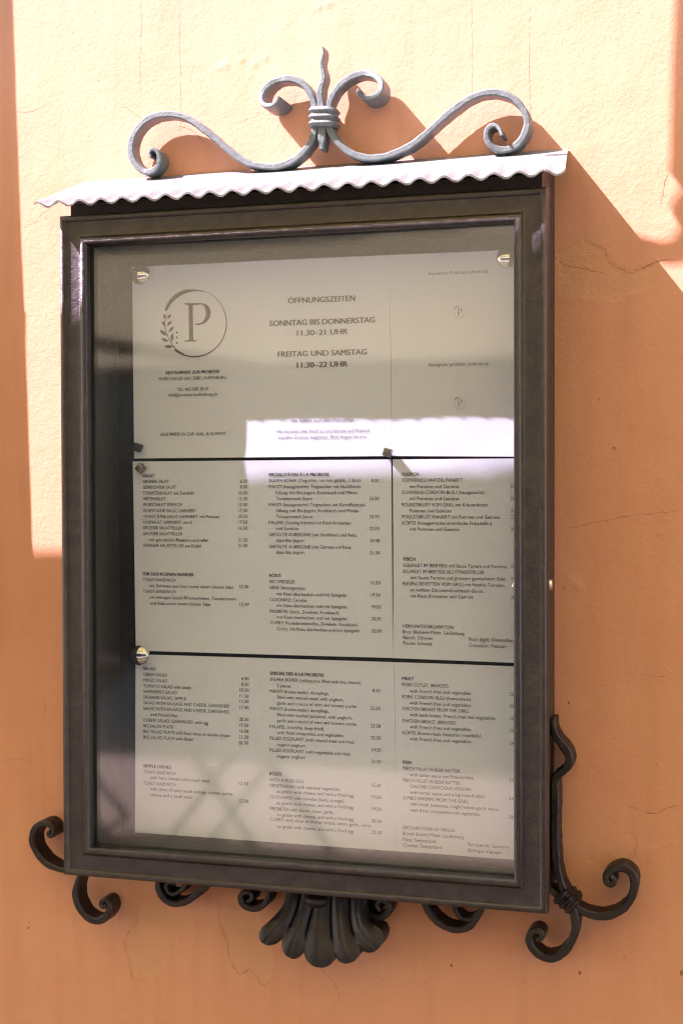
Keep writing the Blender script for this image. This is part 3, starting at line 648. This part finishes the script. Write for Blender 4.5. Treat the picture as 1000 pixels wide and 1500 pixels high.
def logo(g, bend, cx, cy, s, mi, leaf=True):
    q = lambda x, y: (cx+(x-470)*s, cy+(y-467)*s)        # drawn on a 500-unit grid
    ring = [q(470+236*math.cos(a), 467+246*math.sin(a)) for a in np.linspace(math.radians(-80), math.radians(128), 40)]
    px_stroke(g, bend, ring, 2*s, 8*s, 11*s, mi)
    ring = [q(474+228*math.cos(a), 467+240*math.sin(a)) for a in np.linspace(math.radians(202), math.radians(288), 26)]
    px_stroke(g, bend, ring, 18*s, 26*s, 3*s, mi)
    ring = [q(474+246*math.cos(a), 470+256*math.sin(a)) for a in np.linspace(math.radians(206), math.radians(262), 20)]
    px_stroke(g, bend, ring, 2*s, 6*s, 2*s, mi)
    px_poly(g, bend, [q(*p) for p in ((400,328),(400,321),(470,321),(530,321),(530,329),(460,336),(463,590),(488,596),(488,602),(398,602),(398,597),(434,588),(430,338))], mi)
    outer = [(528,321),(560,330),(582,352),(591,385),(588,418),(570,450),(540,472),(508,481),(476,478)]; inner = [(478,470),(505,471),(530,459),(548,436),(556,405),(554,370),(545,346),(524,330)]
    px_poly(g, bend, [q(*p) for p in outer+inner], mi)
    px_stroke(g, bend, [q(*p) for p in ((268,405),(255,470),(265,530),(295,600),(340,660),(400,700))], 5*s, 7*s, 9*s, mi)
    if leaf:
        for bx_, by_, a, L in ((262,440,-112,44),(262,492,-125,50),(270,560,-140,66),(284,602,-158,62),(318,640,-178,68),(272,437,-48,48),(272,488,-46,52),(283,535,-48,58),(306,605,-84,66)):
            a = math.radians(a); dx, dy = math.cos(a), math.sin(a); w = L*.19
            pts = [(0, 0), (.3, .8), (.55, 1), (.8, .6), (1, 0), (.8, -.6), (.55, -1), (.3, -.8)]
            px_poly(g, bend, [q(bx_+dx*L*t-dy*w*e, by_+dy*L*t+dx*w*e) for t, e in pts], mi)
        for y in (537, 572, 612): px_poly(g, bend, [q(345+8*math.cos(k*.785), y+8*math.sin(k*.785)) for k in range(8)], mi)

GRP = 'printed sheets pinned in the menu case'
SHEETS = [
    ('hours', [(194,391),(570.2,373.6),(573.5,668),(197,671.6)], 'opening hours sheet with round P emblem, upper left in the case', (.6, 1.5)),
    ('web', [(570.5,373.6),(None,366),(None,669),(573.9,668)], 'nearly blank narrow sheet with two web names, upper right in the case', (.4, 1.)),
    ('salat', [(195,676),(573,673),(575,963.8),(199.5,953)], 'German menu sheet headed SALAT, middle row at the left', (.5, 2.2)),
    ('fleisch', [(574.9,673),(None,671.5),(None,971),(575.2,964)], 'narrow German menu sheet headed FLEISCH, middle row at the right', (2.6, .8)),
    ('salad', [(199.5,958.2),(577,969.8),(580.3,1263),(198,1231.5)], 'English menu sheet headed SALAD, bottom row at the left', (1.2, .6)),
    ('meat', [(577.3,969.9),(None,976),(None,1280),(580.7,1263)], 'narrow English menu sheet headed MEAT, bottom row at the right', (.6, .6)),
]
RXP = 493.
for key, q, label, (eb, tb) in SHEETS:
    C4 = []
    for i, (a, b) in enumerate(q):
        if a is None:
            zt = un(757, b, PY)[2]; C4.append(np.array([RXP, zt]))
        else: C4.append(un(a, b, PY)[[0, 2]])
    TLc, TRc, BRc, BLc = C4; x0, x1 = TLc[0], TRc[0]; zt, zb = TLc[1], BLc[1]
    ph = rng.uniform(0, 6.28)
    def bend(x, z, x0=x0, x1=x1, zt=zt, zb=zb, eb=eb, tb=tb, ph=ph):
        u = (x-x0)/(x1-x0); w = (zt-z)/(zt-zb)
        l = eb*math.exp(-max(u, 0)*14)*math.sin(3.14*min(1, max(0, w)))        # edges lift off a little
        tp_ = tb*math.exp(-max(w, 0)*16)*(.5+.5*math.sin(7*u+ph)); bt = tb*.8*math.exp(-max(1-w, 0)*16)*(.5+.5*math.sin(6*u+2*ph))
        return PY-l-tp_-bt-.7*math.sin(2.2*u*3.14+ph)*math.sin(1.7*w*3.14+ph)
    NU, NV = 40, 30; V = []; Fc = []
    for lay in (0, 1):
        for j in range(NV+1):
            for i in range(NU+1):
                u, w = i/NU, j/NV; p = (TLc*(1-u)+TRc*u)*(1-w)+(BLc*(1-u)+BRc*u)*w
                ins = eb*.3*math.sin(3.14*w)*(1-u)**6 if key == 'fleisch' else 0.
                V.append((p[0]+ins*1.5, bend(p[0], p[1])+.12*lay, p[1]))
    A = (NU+1)*(NV+1)
    for j in range(NV):
        for i in range(NU):
            a = j*(NU+1)+i; Fc += [(a, a+1, a+NU+2, a+NU+1), (A+a+NU+1, A+a+NU+2, A+a+1, A+a)]
    rim = [i for i in range(NU+1)]+[j*(NU+1)+NU for j in range(1, NV+1)]+[NV*(NU+1)+i for i in range(NU-1, -1, -1)]+[j*(NU+1) for j in range(NV-1, 0, -1)]
    for i in range(len(rim)):
        a, b = rim[i], rim[(i+1) % len(rim)]; Fc.append((a, A+a, A+b, b))
    sheet = mk('menu_sheet', V, Fc, M['paper'], None, True); tag(sheet, label, 'menu sheet', GRP)
    g = Geo(); EMB = []
    for row in T.get(key, []): put(g, bend, row[0], row[1], row[2], row[3], 3.75, len(row) > 4)
    if key == 'hours':
        for r in BIG: put(g, bend, *r, 6.3, True, 1)
        for r in GREY: put(g, bend, *r, 3.6, False, 2)
        lg = Geo(); logo(lg, bend, 285, 473.4, .2, 0); EMB.append(lg)
    if key == 'web':
        for r in WEB: put(g, bend, *r, 3.9, False, 2)
        for cx, cy in ((672, 457), (672.6, 590.5)): lg = Geo(); logo(lg, bend, cx, cy, .036, 0, False); EMB.append(lg)
    mk('printing', g.v, g.f, None, sheet, False, None, [M['ink'], M['inkb'], M['inkg']], g.mi)
    for lg in EMB: mk('emblem', lg.v, lg.f, M['inkb'], sheet, False)

# magnets holding the sheets
def dome(px, py, r, label, mat):
    c = un(px, py, PY-r*.5); bm = bmesh.new(); bmesh.ops.create_uvsphere(bm, u_segments=32, v_segments=20, radius=r)
    for q in bm.verts: q.co = Vector((c[0]+q.co.x, PY-2.2+min(0, q.co.y)*1.0-.0, c[2]+q.co.z)) if False else Vector((c[0]+q.co.x, PY-3.6-r*.55+q.co.y*.55-.2*r, c[2]+q.co.z))
    G = Geo().bm(bm); tag(mk('round_magnet', G.v, G.f, mat, None, True), label, 'magnet', 'round chrome magnets')
dome(210, 404, 11.0, 'round chrome magnet on the upper left corner of the opening hours sheet', M['chrome'])
dome(743, 379, 10.6, 'round chrome magnet at the upper right corner beside the frame', M['chrome'])
dome(209, 959, 11.4, 'round chrome magnet on the left edge above the SALAD heading', M['chrome'])
dome(757, 858, 5.6, 'tiny round chrome magnet half hidden behind the right frame member', M['chrome'])
def cube(px, py, s, ang, label, mat, tilt=0.):
    c = un(px, py, PY-s*.6); bm = bmesh.new(); bmesh.ops.create_cube(bm, size=s)
    bmesh.ops.bevel(bm, geom=bm.edges[:], offset=.5, segments=2, profile=.5, affect='EDGES')
    bmesh.ops.transform(bm, matrix=Matrix.Translation((c[0], PY-3.4-s/2, c[2])) @ Matrix.Rotation(ang, 4, 'Y') @ Matrix.Rotation(tilt, 4, 'X'), verts=bm.verts)
    G = Geo().bm(bm); tag(mk('cube_magnet', G.v, G.f, mat, None, 30), label, 'magnet', 'small metal cube magnets')
cube(203, 655.5, 8.6, .35, 'small black cube magnet at the lower left of the opening hours sheet', M['iron'], .0)
cube(208, 686, 8.6, .7, 'small steel cube magnet just above the SALAT heading', M['steel'])
cube(568.5, 663, 8.6, .3, 'small grey cube magnet where four sheets meet, casting a shadow', M['steel'])
cube(580, 1256, 8.4, .6, 'small rusty cube magnet at the bottom between the two English sheets', M['rust'])
